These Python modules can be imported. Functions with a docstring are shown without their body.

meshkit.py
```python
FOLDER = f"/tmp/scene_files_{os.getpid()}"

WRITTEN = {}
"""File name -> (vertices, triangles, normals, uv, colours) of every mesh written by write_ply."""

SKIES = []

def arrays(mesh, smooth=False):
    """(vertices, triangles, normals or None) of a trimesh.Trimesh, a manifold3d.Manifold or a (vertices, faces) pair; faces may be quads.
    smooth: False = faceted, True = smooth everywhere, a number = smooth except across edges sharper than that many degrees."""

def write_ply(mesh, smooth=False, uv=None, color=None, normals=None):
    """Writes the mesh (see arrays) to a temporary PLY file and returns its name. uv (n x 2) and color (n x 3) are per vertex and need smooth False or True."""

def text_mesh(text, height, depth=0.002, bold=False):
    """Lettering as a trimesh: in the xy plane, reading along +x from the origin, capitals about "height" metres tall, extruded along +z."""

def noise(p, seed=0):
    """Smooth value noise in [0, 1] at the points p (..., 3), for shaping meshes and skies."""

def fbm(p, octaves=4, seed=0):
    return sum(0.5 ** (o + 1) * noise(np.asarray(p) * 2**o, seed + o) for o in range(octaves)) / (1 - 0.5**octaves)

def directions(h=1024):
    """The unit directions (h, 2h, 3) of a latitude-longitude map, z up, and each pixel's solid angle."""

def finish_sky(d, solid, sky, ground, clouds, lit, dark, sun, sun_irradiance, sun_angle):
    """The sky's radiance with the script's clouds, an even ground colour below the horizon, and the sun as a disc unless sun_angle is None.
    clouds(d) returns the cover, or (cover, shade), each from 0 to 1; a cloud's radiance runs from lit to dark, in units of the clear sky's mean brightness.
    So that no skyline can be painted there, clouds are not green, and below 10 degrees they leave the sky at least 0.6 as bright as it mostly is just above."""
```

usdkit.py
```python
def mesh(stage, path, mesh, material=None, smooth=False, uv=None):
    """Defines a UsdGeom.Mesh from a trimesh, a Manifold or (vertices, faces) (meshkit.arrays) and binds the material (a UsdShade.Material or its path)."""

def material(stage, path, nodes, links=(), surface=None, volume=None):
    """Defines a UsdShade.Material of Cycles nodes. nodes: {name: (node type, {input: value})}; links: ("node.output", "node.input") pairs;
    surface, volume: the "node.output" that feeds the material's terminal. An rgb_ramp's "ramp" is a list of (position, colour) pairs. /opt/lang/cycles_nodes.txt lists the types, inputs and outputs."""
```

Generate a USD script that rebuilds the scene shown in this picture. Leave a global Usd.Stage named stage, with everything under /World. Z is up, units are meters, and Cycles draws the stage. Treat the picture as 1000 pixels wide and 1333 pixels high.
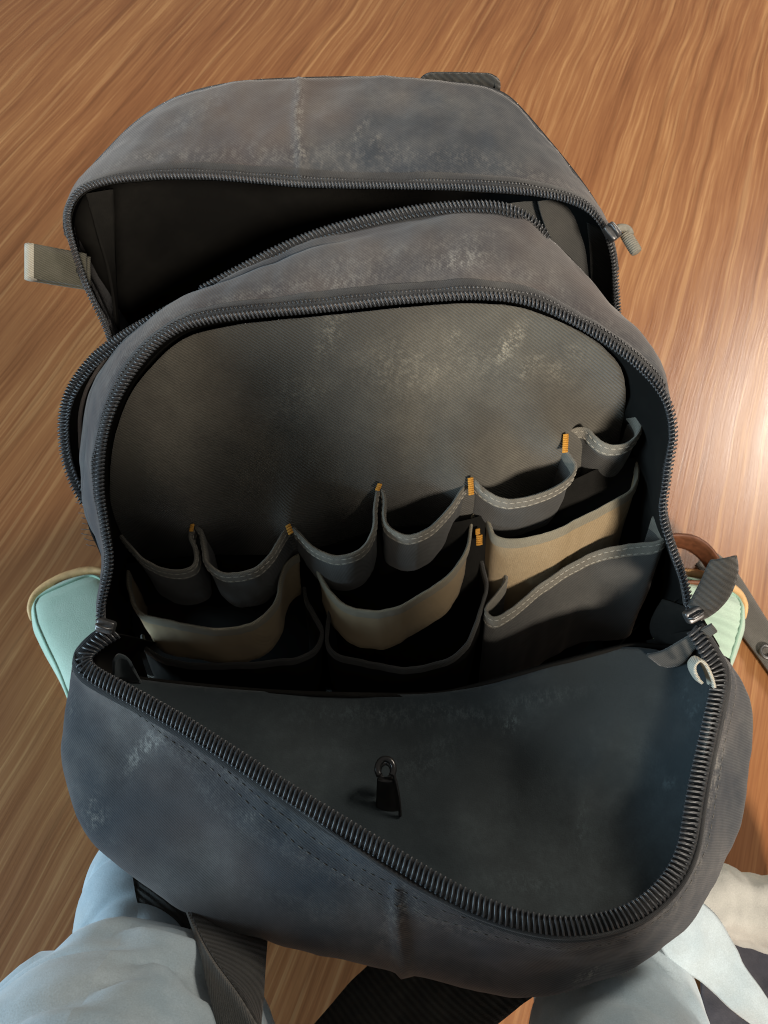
import math, random
import numpy as np, trimesh, usdkit, meshkit
from pxr import Usd, UsdGeom, UsdLux, UsdShade, Gf, Sdf, Vt
from scipy.interpolate import Akima1DInterpolator, CubicSpline, RBFInterpolator
from scipy.ndimage import gaussian_filter1d
from scipy.spatial import Delaunay
from shapely.geometry import Polygon
from shapely import contains_xy

random.seed(7)
rng = np.random.default_rng(7)
stage = Usd.Stage.CreateInMemory()
UsdGeom.SetStageUpAxis(stage, 'Z')
UsdGeom.SetStageMetersPerUnit(stage, 1.0)
UsdGeom.Xform.Define(stage, '/World')

# ------------------------------------------------------------------ camera
F, CZ, PITCH = 963.0, 0.80, math.radians(62)
CAM = np.array([0, 0, CZ])
FWD = np.array([0, math.cos(PITCH), -math.sin(PITCH)])
DN = np.array([0, -math.sin(PITCH), -math.cos(PITCH)])
RT = np.array([1.0, 0, 0])
cam = UsdGeom.Camera.Define(stage, '/World/camera')
m = Gf.Matrix4d(1)
for i, a in enumerate((RT, -DN, -FWD, CAM)):
    for j in range(3):
        m[i, j] = float(a[j])
cam.AddTransformOp().Set(m)
cam.CreateHorizontalApertureAttr(27.0)
cam.CreateFocalLengthAttr(27.0 * F / 1000)
cam.CreateFStopAttr(18.0)
cam.CreateFocusDistanceAttr(0.47)
cam.CreateClippingRangeAttr(Gf.Vec2f(0.02, 100))
cam.CreateExposureAttr(0.28)

# ------------------------------------------------------------------ light: a lamp overhead to the right, a cool window left, a bright window far right
def rect(name, pos, target, w, h, color, intensity):
    l = UsdLux.RectLight.Define(stage, '/World/' + name)
    l.CreateWidthAttr(w); l.CreateHeightAttr(h)
    l.CreateColorAttr(Gf.Vec3f(*color)); l.CreateIntensityAttr(intensity)
    l.CreateNormalizeAttr(False)
    p, t = np.array(pos, float), np.array(target, float)
    z = p - t; z /= np.linalg.norm(z)
    x = np.cross([0, 0, 1], z); x /= np.linalg.norm(x)
    y = np.cross(z, x)
    mm = Gf.Matrix4d(1)
    for i, a in enumerate((x, y, z, p)):
        for j in range(3):
            mm[i, j] = float(a[j])
    l.AddTransformOp().Set(mm)

rect('room_lamp', (.80, -2.05, 2.35), (0, .3, .35), .42, .42, (1.0, .88, .75), 218)
rect('window_left', (-2.5, -.35, .80), (0, .2, .35), 1.3, .8, (.60, .83, 1.0), 20)
rect('window_right', (1.75, 1.75, 1.75), (.35, .4, 0), .60, .65, (1.0, .90, .78), 28)

dome = UsdLux.DomeLight.Define(stage, '/World/room_light')
dm = usdkit.material(stage, '/World/Looks/room_ambient', {'b': ('background_shader', {'color': (1.0, .93, .86), 'strength': .155})}, [], surface='b.background')
UsdShade.MaterialBindingAPI.Apply(dome.GetPrim()).Bind(dm)

# ------------------------------------------------------------------ pixel rays to world points
def ray(p):
    p = np.asarray(p, float)
    return FWD + (p[..., 0:1] - 500) / F * RT + (p[..., 1:2] - 666.5) / F * DN
def at(px, py, d):
    return CAM + d * ray(np.array([px, py]))
def pts(a, d=None):
    a = np.asarray(a, float)
    dd = a[:, 2:3] if a.shape[1] > 2 else np.broadcast_to(np.asarray(d, float).reshape(-1, 1), (len(a), 1))
    return CAM + dd * ray(a)
def ptz(a, z):
    a = np.asarray(a, float)
    r = ray(a)
    zz = np.broadcast_to(np.asarray(z, float).reshape(-1, 1), (len(a), 1))
    return CAM + r * ((zz - CZ) / r[:, 2:3])
def project(P):
    q = np.asarray(P) - CAM
    f = q @ FWD
    return np.stack([500 + F * (q @ RT) / f, 666.5 + F * (q @ DN) / f], -1)

def spline(P, n, smooth=0.0):
    P = np.asarray(P, float)
    s = np.concatenate([[0], np.cumsum(np.linalg.norm(np.diff(P, axis=0), axis=1))])
    f = Akima1DInterpolator(s, P) if len(P) > 3 else CubicSpline(s, P) if len(P) == 3 else (lambda t: P[0] + (P[1] - P[0]) * (np.asarray(t) / s[-1])[:, None])
    q = f(np.linspace(0, s[-1], max(n * 4, 200)))
    if smooth:
        k = smooth * len(q) / 100
        ends = q[0].copy(), q[-1].copy()
        q = gaussian_filter1d(q, k, axis=0, mode='nearest')
        w = np.clip(np.arange(len(q)) / (2 * k + 1), 0, 1)[:, None]
        q = q * w + ends[0] * (1 - w)
        w = w[::-1]
        q = q * w + ends[1] * (1 - w)
    s = np.concatenate([[0], np.cumsum(np.linalg.norm(np.diff(q, axis=0), axis=1))])
    t = np.linspace(0, s[-1], n)
    return np.stack([np.interp(t, s, q[:, k]) for k in range(3)], -1)

def rows(curves, n, straight=False):
    c = np.stack(curves)
    t = np.linspace(0, 1, len(c))
    if straight or len(c) == 2:
        u = np.linspace(0, 1, n)
        i = np.clip((u * (len(c) - 1)).astype(int), 0, len(c) - 2)
        w = (u * (len(c) - 1) - i)[:, None, None]
        return c[i] * (1 - w) + c[i + 1] * w
    return CubicSpline(t, c, axis=0, bc_type='natural')(np.linspace(0, 1, n))

def gnormals(G):
    a = np.gradient(G, axis=0); b = np.gradient(G, axis=1)
    n = np.cross(b, a)
    return n / (np.linalg.norm(n, axis=-1, keepdims=True) + 1e-12)

def crumple(G, amp, freq, seed=0, oct=3):
    return G + gnormals(G) * (amp * (meshkit.fbm(G * freq + 50, oct, seed) - .5))[..., None]

def gfaces(R, N, off=0, flip=False):
    i, j = np.meshgrid(np.arange(R - 1), np.arange(N - 1), indexing='ij')
    a = (i * N + j).ravel() + off
    q = np.stack([a, a + 1, a + N + 1, a + N], 1)
    if flip: q = q[:, ::-1]
    return np.vstack([q[:, [0, 1, 2]], q[:, [0, 2, 3]]])

def sheet(G, th=0.0):
    R, N = G.shape[:2]
    if th == 0:
        return trimesh.Trimesh(G.reshape(-1, 3), gfaces(R, N), process=False)
    n = gnormals(G)
    A, B = (G + n * th / 2).reshape(-1, 3), (G - n * th / 2).reshape(-1, 3)
    f = [gfaces(R, N), gfaces(R, N, R * N, True)]
    idx = np.arange(R * N).reshape(R, N)
    loop = np.concatenate([idx[0, :-1], idx[:-1, -1], idx[-1, :0:-1], idx[:0:-1, 0]])
    nx = np.roll(loop, -1)
    f.append(np.vstack([np.stack([loop, loop + R * N, nx + R * N], 1), np.stack([loop, nx + R * N, nx], 1)]))
    return trimesh.Trimesh(np.vstack([A, B]), np.vstack(f), process=False)

def frames(C, N):
    T = np.gradient(C, axis=0); T /= np.linalg.norm(T, axis=1, keepdims=True) + 1e-12
    N = np.broadcast_to(np.asarray(N, float), C.shape)
    N = N - T * (N * T).sum(1, keepdims=True); N = N / (np.linalg.norm(N, axis=1, keepdims=True) + 1e-12)
    return T, N, np.cross(T, N)

def tube(C, r, sides=8, cap=True, N=(0.1, .2, 1)):
    T, n, b = frames(C, N)
    r = np.broadcast_to(r, (len(C),))
    a = np.linspace(0, 2 * np.pi, sides, endpoint=False)
    V = C[:, None] + r[:, None, None] * (np.cos(a)[None, :, None] * n[:, None] + np.sin(a)[None, :, None] * b[:, None])
    M = len(C)
    i, j = np.meshgrid(np.arange(M - 1), np.arange(sides), indexing='ij')
    p = (i * sides + j).ravel(); q = (i * sides + (j + 1) % sides).ravel()
    f = np.vstack([np.stack([p, q, q + sides], 1), np.stack([p, q + sides, p + sides], 1)])
    v = V.reshape(-1, 3)
    if cap:
        k = len(v); v = np.vstack([v, C[:1], C[-1:]])
        j = np.arange(sides); j2 = (j + 1) % sides
        f = np.vstack([f, np.stack([np.full(sides, k), j2, j], 1), np.stack([np.full(sides, k + 1), j + (M - 1) * sides, j2 + (M - 1) * sides], 1)])
    return trimesh.Trimesh(v, f, process=False)

def profile_sweep(C, prof, D, N):
    """closed profile of (n, d) pairs swept along C; D and N are direction fields."""
    prof = np.asarray(prof)
    V = C[:, None] + prof[None, :, 0:1] * N[:, None] + prof[None, :, 1:2] * D[:, None]
    M, S = len(C), len(prof)
    i, j = np.meshgrid(np.arange(M - 1), np.arange(S), indexing='ij')
    p = (i * S + j).ravel(); q = (i * S + (j + 1) % S).ravel()
    f = np.vstack([np.stack([p, q, q + S], 1), np.stack([p, q + S, p + S], 1)])
    j = np.arange(1, S - 1)
    f = np.vstack([f, np.stack([0 * j, j + 1, j], 1), (M - 1) * S + np.stack([0 * j, j, j + 1], 1)])
    return trimesh.Trimesh(V.reshape(-1, 3), f, process=False)

def coil(C, N, a, b, pitch, r, per=9, sides=4, lean=.6):
    L = np.linalg.norm(np.diff(C, axis=0), axis=1).sum()
    turns = int(L / pitch)
    M = turns * per
    s = np.concatenate([[0], np.cumsum(np.linalg.norm(np.diff(C, axis=0), axis=1))])
    t = np.linspace(0, s[-1], M)
    P = np.stack([np.interp(t, s, C[:, k]) for k in range(3)], -1)
    sm = np.stack([np.interp(t, s, gaussian_filter1d(C, 2, axis=0, mode='nearest')[:, k]) for k in range(3)], -1)
    NN = np.broadcast_to(np.asarray(N, float), C.shape)
    NN = np.stack([np.interp(t, s, NN[:, k]) for k in range(3)], -1)
    T, n, bb = frames(sm, NN)
    ph = np.arange(M) * 2 * np.pi / per
    H = P + a * np.cos(ph)[:, None] * bb + b * np.sin(ph)[:, None] * n + lean * pitch * np.cos(ph)[:, None] * T
    return tube(H, r, sides, N=(.3, .5, .8))

def fill(poly, ctrl, step=7, th=.002, amp=0, freq=20, seed=0, extra=None):
    """sheet over an outline seen in the picture; its depth is a thin-plate surface through the control points (px, py, depth)."""
    poly = np.asarray(poly, float)
    ctrl = np.asarray(ctrl, float)
    P2 = spline(np.column_stack([np.vstack([poly, poly[:1]]), np.zeros(len(poly) + 1)]), int(Polygon(poly).length / step))[:-1, :2] if len(poly) > 6 else poly
    pg = Polygon(P2).buffer(0)
    x0, y0, x1, y1 = pg.bounds
    xs, ys = np.meshgrid(np.arange(x0, x1, step), np.arange(y0, y1, step * .866))
    xs = xs + (np.arange(xs.shape[0]) % 2)[:, None] * step / 2
    g = np.column_stack([xs.ravel(), ys.ravel()])
    g = g[contains_xy(pg.buffer(-step * .45), g[:, 0], g[:, 1])]
    p = np.vstack([P2, g])
    t = Delaunay(p).simplices
    c = p[t].mean(1)
    t = t[contains_xy(pg, c[:, 0], c[:, 1])]
    d = RBFInterpolator(ctrl[:, :2] / 100, ctrl[:, 2], kernel='thin_plate_spline', smoothing=1e-6)(p / 100)
    V = CAM + d[:, None] * ray(p)
    if extra is not None:
        V = V + extra(p, V)
    if amp:
        V = V + FWD * (amp * (meshkit.fbm(V * freq + 31, 4, seed) - .5))[:, None]
    a, b, cc = V[t[:, 0]], V[t[:, 1]], V[t[:, 2]]
    flip = ((np.cross(b - a, cc - a)) @ FWD) > 0
    t[flip] = t[flip][:, ::-1]
    mesh = trimesh.Trimesh(V, t, process=False)
    n = np.array(mesh.vertex_normals)
    k = len(P2); K = len(V)
    j = np.arange(k); j2 = (j + 1) % k
    side = np.vstack([np.stack([j, j2, j2 + K], 1), np.stack([j, j2 + K, j + K], 1)])
    return trimesh.Trimesh(np.vstack([V, V - n * th]), np.vstack([t, t[:, ::-1] + K, side]), process=False)

def rbox(c, ax, half, r=.18):
    """rounded box: centre, 3 axes, half sizes"""
    b = trimesh.creation.icosphere(3)
    v = b.vertices
    e = np.sign(v) * np.abs(v) ** .35
    e /= np.abs(e).max(0)
    return trimesh.Trimesh(np.asarray(c) + (e * half) @ np.asarray(ax), b.faces, process=False)

cat = trimesh.util.concatenate

# ------------------------------------------------------------------ naming
used, origin = {}, {}
def numbered(parent, name):
    k = used.get((parent, name), 0); used[(parent, name)] = k + 1
    return name if k == 0 else f'{name}_{k:03d}'
def thing(name, label, category, loc=(0, 0, 0), group=None):
    path = '/World/' + numbered('/World', name)
    x = UsdGeom.Xform.Define(stage, path); x.AddTranslateOp().Set(Gf.Vec3d(*map(float, loc)))
    p = x.GetPrim()
    p.SetCustomDataByKey('label', label); p.SetCustomDataByKey('category', category)
    if group: p.SetCustomDataByKey('group', group)
    origin[path] = np.array(loc, float)
    return path
def obj(name, mesh, mat, parent='/World', smooth=True, label=None, dust=None, **data):
    path = parent + '/' + numbered(parent, name)
    top = '/'.join(path.split('/')[:3])
    o = origin.get(top, np.zeros(3))
    v = np.array(mesh.vertices)
    mm = trimesh.Trimesh(v - o, mesh.faces, process=False)
    g = usdkit.mesh(stage, path, mm, MAT[mat], smooth=smooth)
    if dust is not None:
        UsdGeom.PrimvarsAPI(g).CreatePrimvar('dust', Sdf.ValueTypeNames.FloatArray, 'vertex').Set(Vt.FloatArray.FromNumpy(dust(v).astype(np.float32)))
    if label: g.GetPrim().SetCustomDataByKey('label', label)
    for k, x in data.items(): g.GetPrim().SetCustomDataByKey(k, x)
    return path
def spots(*a):
    """worn pale marks: (px, py, rx, ry, angle, strength) where they sit on the cloth"""
    def f(V):
        p = project(V); out = np.zeros(len(p))
        for px, py, rx, ry, ang, s in a:
            d = p - [px, py]; c, sn = math.cos(math.radians(ang)), math.sin(math.radians(ang))
            u = (d[:, 0] * c + d[:, 1] * sn) / rx; w = (-d[:, 0] * sn + d[:, 1] * c) / ry
            out = np.maximum(out, .68 * s * np.exp(-(u * u + w * w)))
        return out
    return f

def worn(f, R, N, dist, amt):
    w = amt * np.exp(-((np.arange(R) - dist) / 2.2) ** 2)
    w = np.repeat(w, N); w = np.concatenate([w, w])
    return lambda V: f(V) + w
# ------------------------------------------------------------------ materials
MAT = {}
def cloth(name, base, dust, amount=.5, patch=9, twill=230, rough=.9, bump=.0006, sheen=.15, tint=None, tamt=0.0, stretch=(1, 1, 1), fine=1100, tw=.17, speck=.45, spec=.25):
    n = {
        'geo': ('geometry', {}), 'map': ('mapping', {'scale': stretch}),
        'n1': ('noise_texture', {'scale': patch, 'detail': 6.0, 'roughness': .62}),
        'r1': ('map_range', {'from_min': .42, 'from_max': .78, 'to_min': 0.0, 'to_max': amount, 'clamp': True}),
        'n2': ('noise_texture', {'scale': 95, 'detail': 5.0, 'roughness': .75}),
        'r2': ('map_range', {'from_min': .3, 'from_max': .72, 'to_min': 1 - speck, 'to_max': 1 + speck, 'clamp': True}),
        'n4': ('noise_texture', {'scale': patch * .45, 'detail': 3.0}),
        'r4': ('map_range', {'from_min': .42, 'from_max': .62, 'to_min': 0.0, 'to_max': tamt, 'clamp': True}),
        'att': ('attribute', {'attribute': 'dust'}),
        'sm': ('mapping', {'scale': (1.0, .55, 1.0), 'rotation': (0.0, 0.0, -.5)}),
        'n5': ('noise_texture', {'scale': 260, 'detail': 6.0, 'roughness': .85}),
        'r5': ('map_range', {'from_min': .47, 'from_max': .60, 'to_min': 0.0, 'to_max': 1.3, 'clamp': True}),
        'mu': ('math', {'math_type': 'multiply'}), 'mu2': ('math', {'math_type': 'multiply'}),
        'ad': ('math', {'math_type': 'add', 'use_clamp': True}),
        'c0': ('mix', {'color1': base, 'color2': tint or base}),
        'c1': ('mix', {'color2': dust}),
        'wv': ('wave_texture', {'bands_direction': 'diagonal', 'scale': twill, 'distortion': 1.2, 'detail': 1.0}),
        'n3': ('noise_texture', {'scale': fine, 'detail': 2.0}),
        'hs': ('math', {'math_type': 'add'}),
        'wk': ('map_range', {'from_min': .45, 'from_max': 1.45 if tw else 1.25, 'to_min': 1 - max(tw, .14) * 1.4, 'to_max': 1 + max(tw, .14)}),
        'c2': ('mix', {'mix_type': 'multiply', 'fac': 1.0}),
        'bp': ('bump', {'strength': .55, 'distance': bump}),
        'p': ('principled_bsdf', {'roughness': rough, 'sheen_weight': sheen, 'sheen_roughness': .5, 'specular_ior_level': spec}),
    }
    l = [('geo.position', 'map.vector'), ('map.vector', 'n1.vector'), ('map.vector', 'n2.vector'), ('geo.position', 'n3.vector'), ('geo.position', 'wv.vector'), ('geo.position', 'n4.vector'),
         ('geo.position', 'sm.vector'), ('sm.vector', 'n5.vector'), ('n5.fac', 'r5.value'), ('n4.fac', 'r4.value'),
         ('n1.fac', 'r1.value'), ('n2.fac', 'r2.value'), ('r1.result', 'mu.value1'), ('r2.result', 'mu.value2'),
         ('att.fac', 'mu2.value1'), ('r5.result', 'mu2.value2'), ('mu.value', 'ad.value1'), ('mu2.value', 'ad.value2'),
         ('r4.result', 'c0.fac'), ('c0.color', 'c1.color1'), ('ad.value', 'c1.fac'),
         ('wv.fac', 'hs.value1'), ('n3.fac', 'hs.value2'), ('hs.value', 'wk.value'), ('c1.color', 'c2.color1'), ('wk.result', 'c2.color2'),
         ('hs.value', 'bp.height'), ('bp.normal', 'p.normal'), ('c2.color', 'p.base_color')]
    if tw == 0:
        l = [x for x in l if x[0] != 'wv.fac']
        n.pop('wv'); l = [x for x in l if x[1] != 'wv.vector']
    MAT[name] = usdkit.material(stage, '/World/Looks/' + name, n, l, surface='p.BSDF')
def plain(name, color, rough=.5, metallic=0.0, nscale=300, namt=.2, bump=.0003, spec=.5):
    n = {'geo': ('geometry', {}), 'n': ('noise_texture', {'scale': nscale, 'detail': 4.0, 'roughness': .6}),
         'r': ('map_range', {'from_min': .25, 'from_max': .75, 'to_min': 1 - namt, 'to_max': 1 + namt}),
         'c': ('mix', {'mix_type': 'multiply', 'fac': 1.0, 'color1': color}), 'bp': ('bump', {'strength': .5, 'distance': bump}),
         'p': ('principled_bsdf', {'roughness': rough, 'metallic': metallic, 'specular_ior_level': spec})}
    l = [('geo.position', 'n.vector'), ('n.fac', 'r.value'), ('r.result', 'c.color2'), ('c.color', 'p.base_color'), ('n.fac', 'bp.height'), ('bp.normal', 'p.normal')]
    MAT[name] = usdkit.material(stage, '/World/Looks/' + name, n, l, surface='p.BSDF')

cloth('faded_black_canvas', (.030, .036, .044), (.20, .195, .18), .40, patch=13, twill=260, tint=(.082, .066, .060), tamt=.85, tw=.14, bump=.00016)
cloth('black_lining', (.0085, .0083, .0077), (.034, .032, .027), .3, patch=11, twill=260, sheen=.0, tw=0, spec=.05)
cloth('dusty_panel_lining', (.062, .060, .052), (.24, .225, .18), .42, patch=10, twill=215, bump=.0010, tint=(.076, .069, .055), tamt=.6, tw=.13, speck=.3)
cloth('tray_lining', (.017, .025, .029), (.080, .103, .110), .5, patch=9, twill=300, tint=(.026, .028, .028), tamt=.7, tw=0, bump=.0004)
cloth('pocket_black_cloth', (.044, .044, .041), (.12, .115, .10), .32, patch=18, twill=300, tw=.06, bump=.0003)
cloth('grey_binding_tape', (.13, .122, .10), (.28, .26, .21), .6, patch=25, twill=420)
cloth('tan_cloth', (.31, .23, .13), (.41, .32, .20), .5, patch=25, twill=420, sheen=.08)
cloth('tan_binding_tape', (.21, .188, .135), (.34, .31, .23), .5, patch=25, twill=420)
cloth('zipper_tape_cloth', (.026, .027, .029), (.11, .11, .10), .4, patch=20, twill=500, tw=.05, bump=.0003)
cloth('black_webbing', (.026, .026, .024), (.11, .105, .09), .4, patch=25, twill=105, bump=.0016)
cloth('olive_webbing', (.085, .082, .060), (.20, .19, .15), .5, patch=30, twill=300, bump=.001)
cloth('pale_webbing', (.40, .38, .31), (.62, .60, .52), .5, patch=30, twill=300, bump=.001)
cloth('trouser_cloth', (.335, .43, .485), (.46, .55, .60), .8, patch=42, twill=600, sheen=.2, tint=(.40, .45, .46), tamt=.6, bump=.0003, tw=0)
cloth('white_cloth', (.38, .38, .35), (.48, .475, .44), .6, patch=16, twill=600, tw=0)
cloth('navy_cloth', (.045, .045, .056), (.16, .155, .17), .5, patch=22, twill=500)
cloth('mint_knit', (.40, .55, .445), (.54, .67, .565), .7, patch=16, twill=500, sheen=.12, bump=.0008, tw=0)
cloth('mint_seam', (.27, .44, .34), (.40, .56, .45), .6, patch=16, twill=500, tw=0)
cloth('grey_belt_webbing', (.10, .095, .085), (.2, .19, .17), .5, patch=22, twill=250)
plain('zipper_nylon', (.044, .047, .051), .33, nscale=500, namt=.35)
plain('zipper_nylon_dark', (.026, .027, .029), .36, nscale=500, namt=.35)
plain('grey_thread', (.30, .28, .23), .8, nscale=900, namt=.35)
plain('orange_thread', (.47, .22, .025), .8, nscale=1500, namt=.4)
plain('black_plastic', (.013, .013, .013), .22, nscale=200, namt=.2)
plain('worn_metal', (.13, .13, .13), .42, .8, nscale=400, namt=.3)
plain('gum_sole', (.68, .43, .20), .6, nscale=150)
plain('brown_leather', (.15, .056, .026), .48, nscale=160, namt=.4, bump=.0008)
plain('pull_cord', (.20, .19, .155), .75, nscale=500)

# wood floor
def wood():
    n = {'geo': ('geometry', {}),
         'rot': ('mapping', {'rotation': (0.0, 0.0, math.radians(-69))}),
         'warpn': ('noise_texture', {'scale': 3.2, 'detail': 2.0}), 'warpm': ('vector_math', {'math_type': 'multiply', 'vector2': (0.0, .024, 0.0)}), 'warp': ('vector_math', {'math_type': 'add'}),
         's1': ('mapping', {'scale': (1.9, 50.0, 1.0)}), 'n1': ('noise_texture', {'scale': 1.0, 'detail': 5.0, 'roughness': .7, 'distortion': .15}),
         's2': ('mapping', {'scale': (7.0, 330.0, 1.0)}), 'n2': ('noise_texture', {'scale': 1.0, 'detail': 4.0, 'roughness': .65}),
         's3': ('mapping', {'scale': (1.4, 9.0, 1.0)}), 'n3': ('noise_texture', {'scale': 1.0, 'detail': 3.0}),
         'a': ('math', {'math_type': 'multiply_add', 'value2': .42}), 'b': ('math', {'math_type': 'multiply_add', 'value2': .33}), 'c0': ('math', {'math_type': 'multiply', 'value2': .25}),
         'ramp': ('rgb_ramp', {'ramp': [(0, (.082, .032, .010)), (.36, (.165, .064, .022)), (.45, (.25, .100, .037)), (.54, (.32, .143, .054)), (.60, (.42, .215, .088)), (.70, (.52, .31, .145)), (1, (.66, .45, .23))]}),
         's4': ('mapping', {'scale': (1.5, 105.0, 1.0), 'location': (3.0, 1.0, 0.0)}), 'n4': ('noise_texture', {'scale': 1.0, 'detail': 3.0, 'roughness': .55}), 'r4': ('map_range', {'from_min': .575, 'from_max': .625, 'to_min': 0.0, 'to_max': .24, 'clamp': True}),
         's5': ('mapping', {'scale': (1.2, 80.0, 1.0), 'location': (7.0, 4.0, 0.0)}), 'n5': ('noise_texture', {'scale': 1.0, 'detail': 4.0, 'roughness': .6}), 'r5': ('map_range', {'from_min': .575, 'from_max': .64, 'to_min': 0.0, 'to_max': .42, 'clamp': True}),
         'm4': ('mix', {'color2': (.62, .37, .165)}), 'm5': ('mix', {'color2': (.15, .056, .018)}),
         'rr': ('map_range', {'from_min': .3, 'from_max': .7, 'to_min': .26, 'to_max': .38}),
         'bp': ('bump', {'strength': .35, 'distance': .0006}),
         'p': ('principled_bsdf', {'specular_ior_level': .5, 'coat_weight': .12, 'coat_roughness': .25})}
    l = [('geo.position', 'rot.vector'), ('rot.vector', 'warpn.vector'), ('warpn.color', 'warpm.vector1'), ('rot.vector', 'warp.vector1'), ('warpm.vector', 'warp.vector2'),
         ('warp.vector', 's1.vector'), ('s1.vector', 'n1.vector'), ('warp.vector', 's2.vector'), ('s2.vector', 'n2.vector'), ('warp.vector', 's3.vector'), ('s3.vector', 'n3.vector'),
         ('n3.fac', 'c0.value1'), ('n2.fac', 'b.value1'), ('c0.value', 'b.value3'), ('n1.fac', 'a.value1'), ('b.value', 'a.value3'), ('a.value', 'ramp.fac'), ('warp.vector', 's4.vector'), ('s4.vector', 'n4.vector'), ('n4.fac', 'r4.value'), ('warp.vector', 's5.vector'), ('s5.vector', 'n5.vector'), ('n5.fac', 'r5.value'), ('ramp.color', 'm5.color1'), ('r5.result', 'm5.fac'), ('m5.color', 'm4.color1'), ('r4.result', 'm4.fac'), ('m4.color', 'p.base_color'),
         ('n1.fac', 'rr.value'), ('rr.result', 'p.roughness'), ('n2.fac', 'bp.height'), ('bp.normal', 'p.normal')]
    MAT['wood_floor'] = usdkit.material(stage, '/World/Looks/wood_floor', n, l, surface='p.BSDF')
wood()

# ------------------------------------------------------------------ the floor
fx = np.linspace(-4, 4, 9)
obj('floor', sheet(np.stack(np.meshgrid(fx, fx[::-1] + 1, [0.0]), -1)[:, :, 0, :]), 'wood_floor', kind='structure', label='warm brown wood grain floor under the open backpack')

# ------------------------------------------------------------------ the backpack
BP = thing('backpack', 'faded black canvas tool backpack standing wide open on the wooden floor, pockets empty', 'backpack', (0, .25, 0))
NZ = 260
def zip_depth(py):
    t = (np.asarray(py, float) - 666.5) / F
    return .827 / (1.741 - .208 * t)

# ---- front section (far compartment)
rim_f_px = np.array([(160, 500, .555), (148, 460, .535), (138, 425, .522), (124, 396, .515), (112, 370, .51), (100, 335, .505), (92, 308, .502), (88, 285, .50), (92, 265, .498), (105, 248, .497), (130, 238, .497), (165, 232, .497), (220, 229, .498), (280, 230, .499), (340, 235, .50), (400, 240, .50), (460, 241, .50), (520, 242, .50), (580, 243, .50), (640, 246, .499), (680, 249, .499), (720, 255, .499), (755, 266, .50), (778, 284, .502), (793, 312, .505), (800, 345, .51), (802, 375, .515), (804, 405, .522), (806, 440, .54), (806, 490, .56)])
sil_f_px = np.array([(164, 510, .66), (153, 465, .65), (145, 428, .635), (132, 399, .62), (119, 372, .61), (107, 336, .60), (99, 308, .59), (94, 285, .582), (95, 262, .572), (101, 246, .565), (113, 226, .56), (133, 204, .556), (165, 171, .553), (205, 141, .551), (250, 121, .55), (300, 110, .55), (350, 105, .55), (400, 103, .55), (450, 102, .55), (500, 103, .55), (550, 106, .55), (600, 110, .55), (645, 118, .55), (672, 136, .55), (702, 170, .552), (732, 206, .555), (757, 238, .56), (777, 268, .566), (791, 298, .575), (798, 335, .59), (799, 372, .61), (801, 405, .63), (803, 440, .65), (803, 490, .665)])
rim_f = spline(pts(rim_f_px), NZ, .6)
def refit(curve, n=NZ):
    return spline(curve, n)
sil_f = spline(pts(sil_f_px), NZ, .6)
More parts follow.
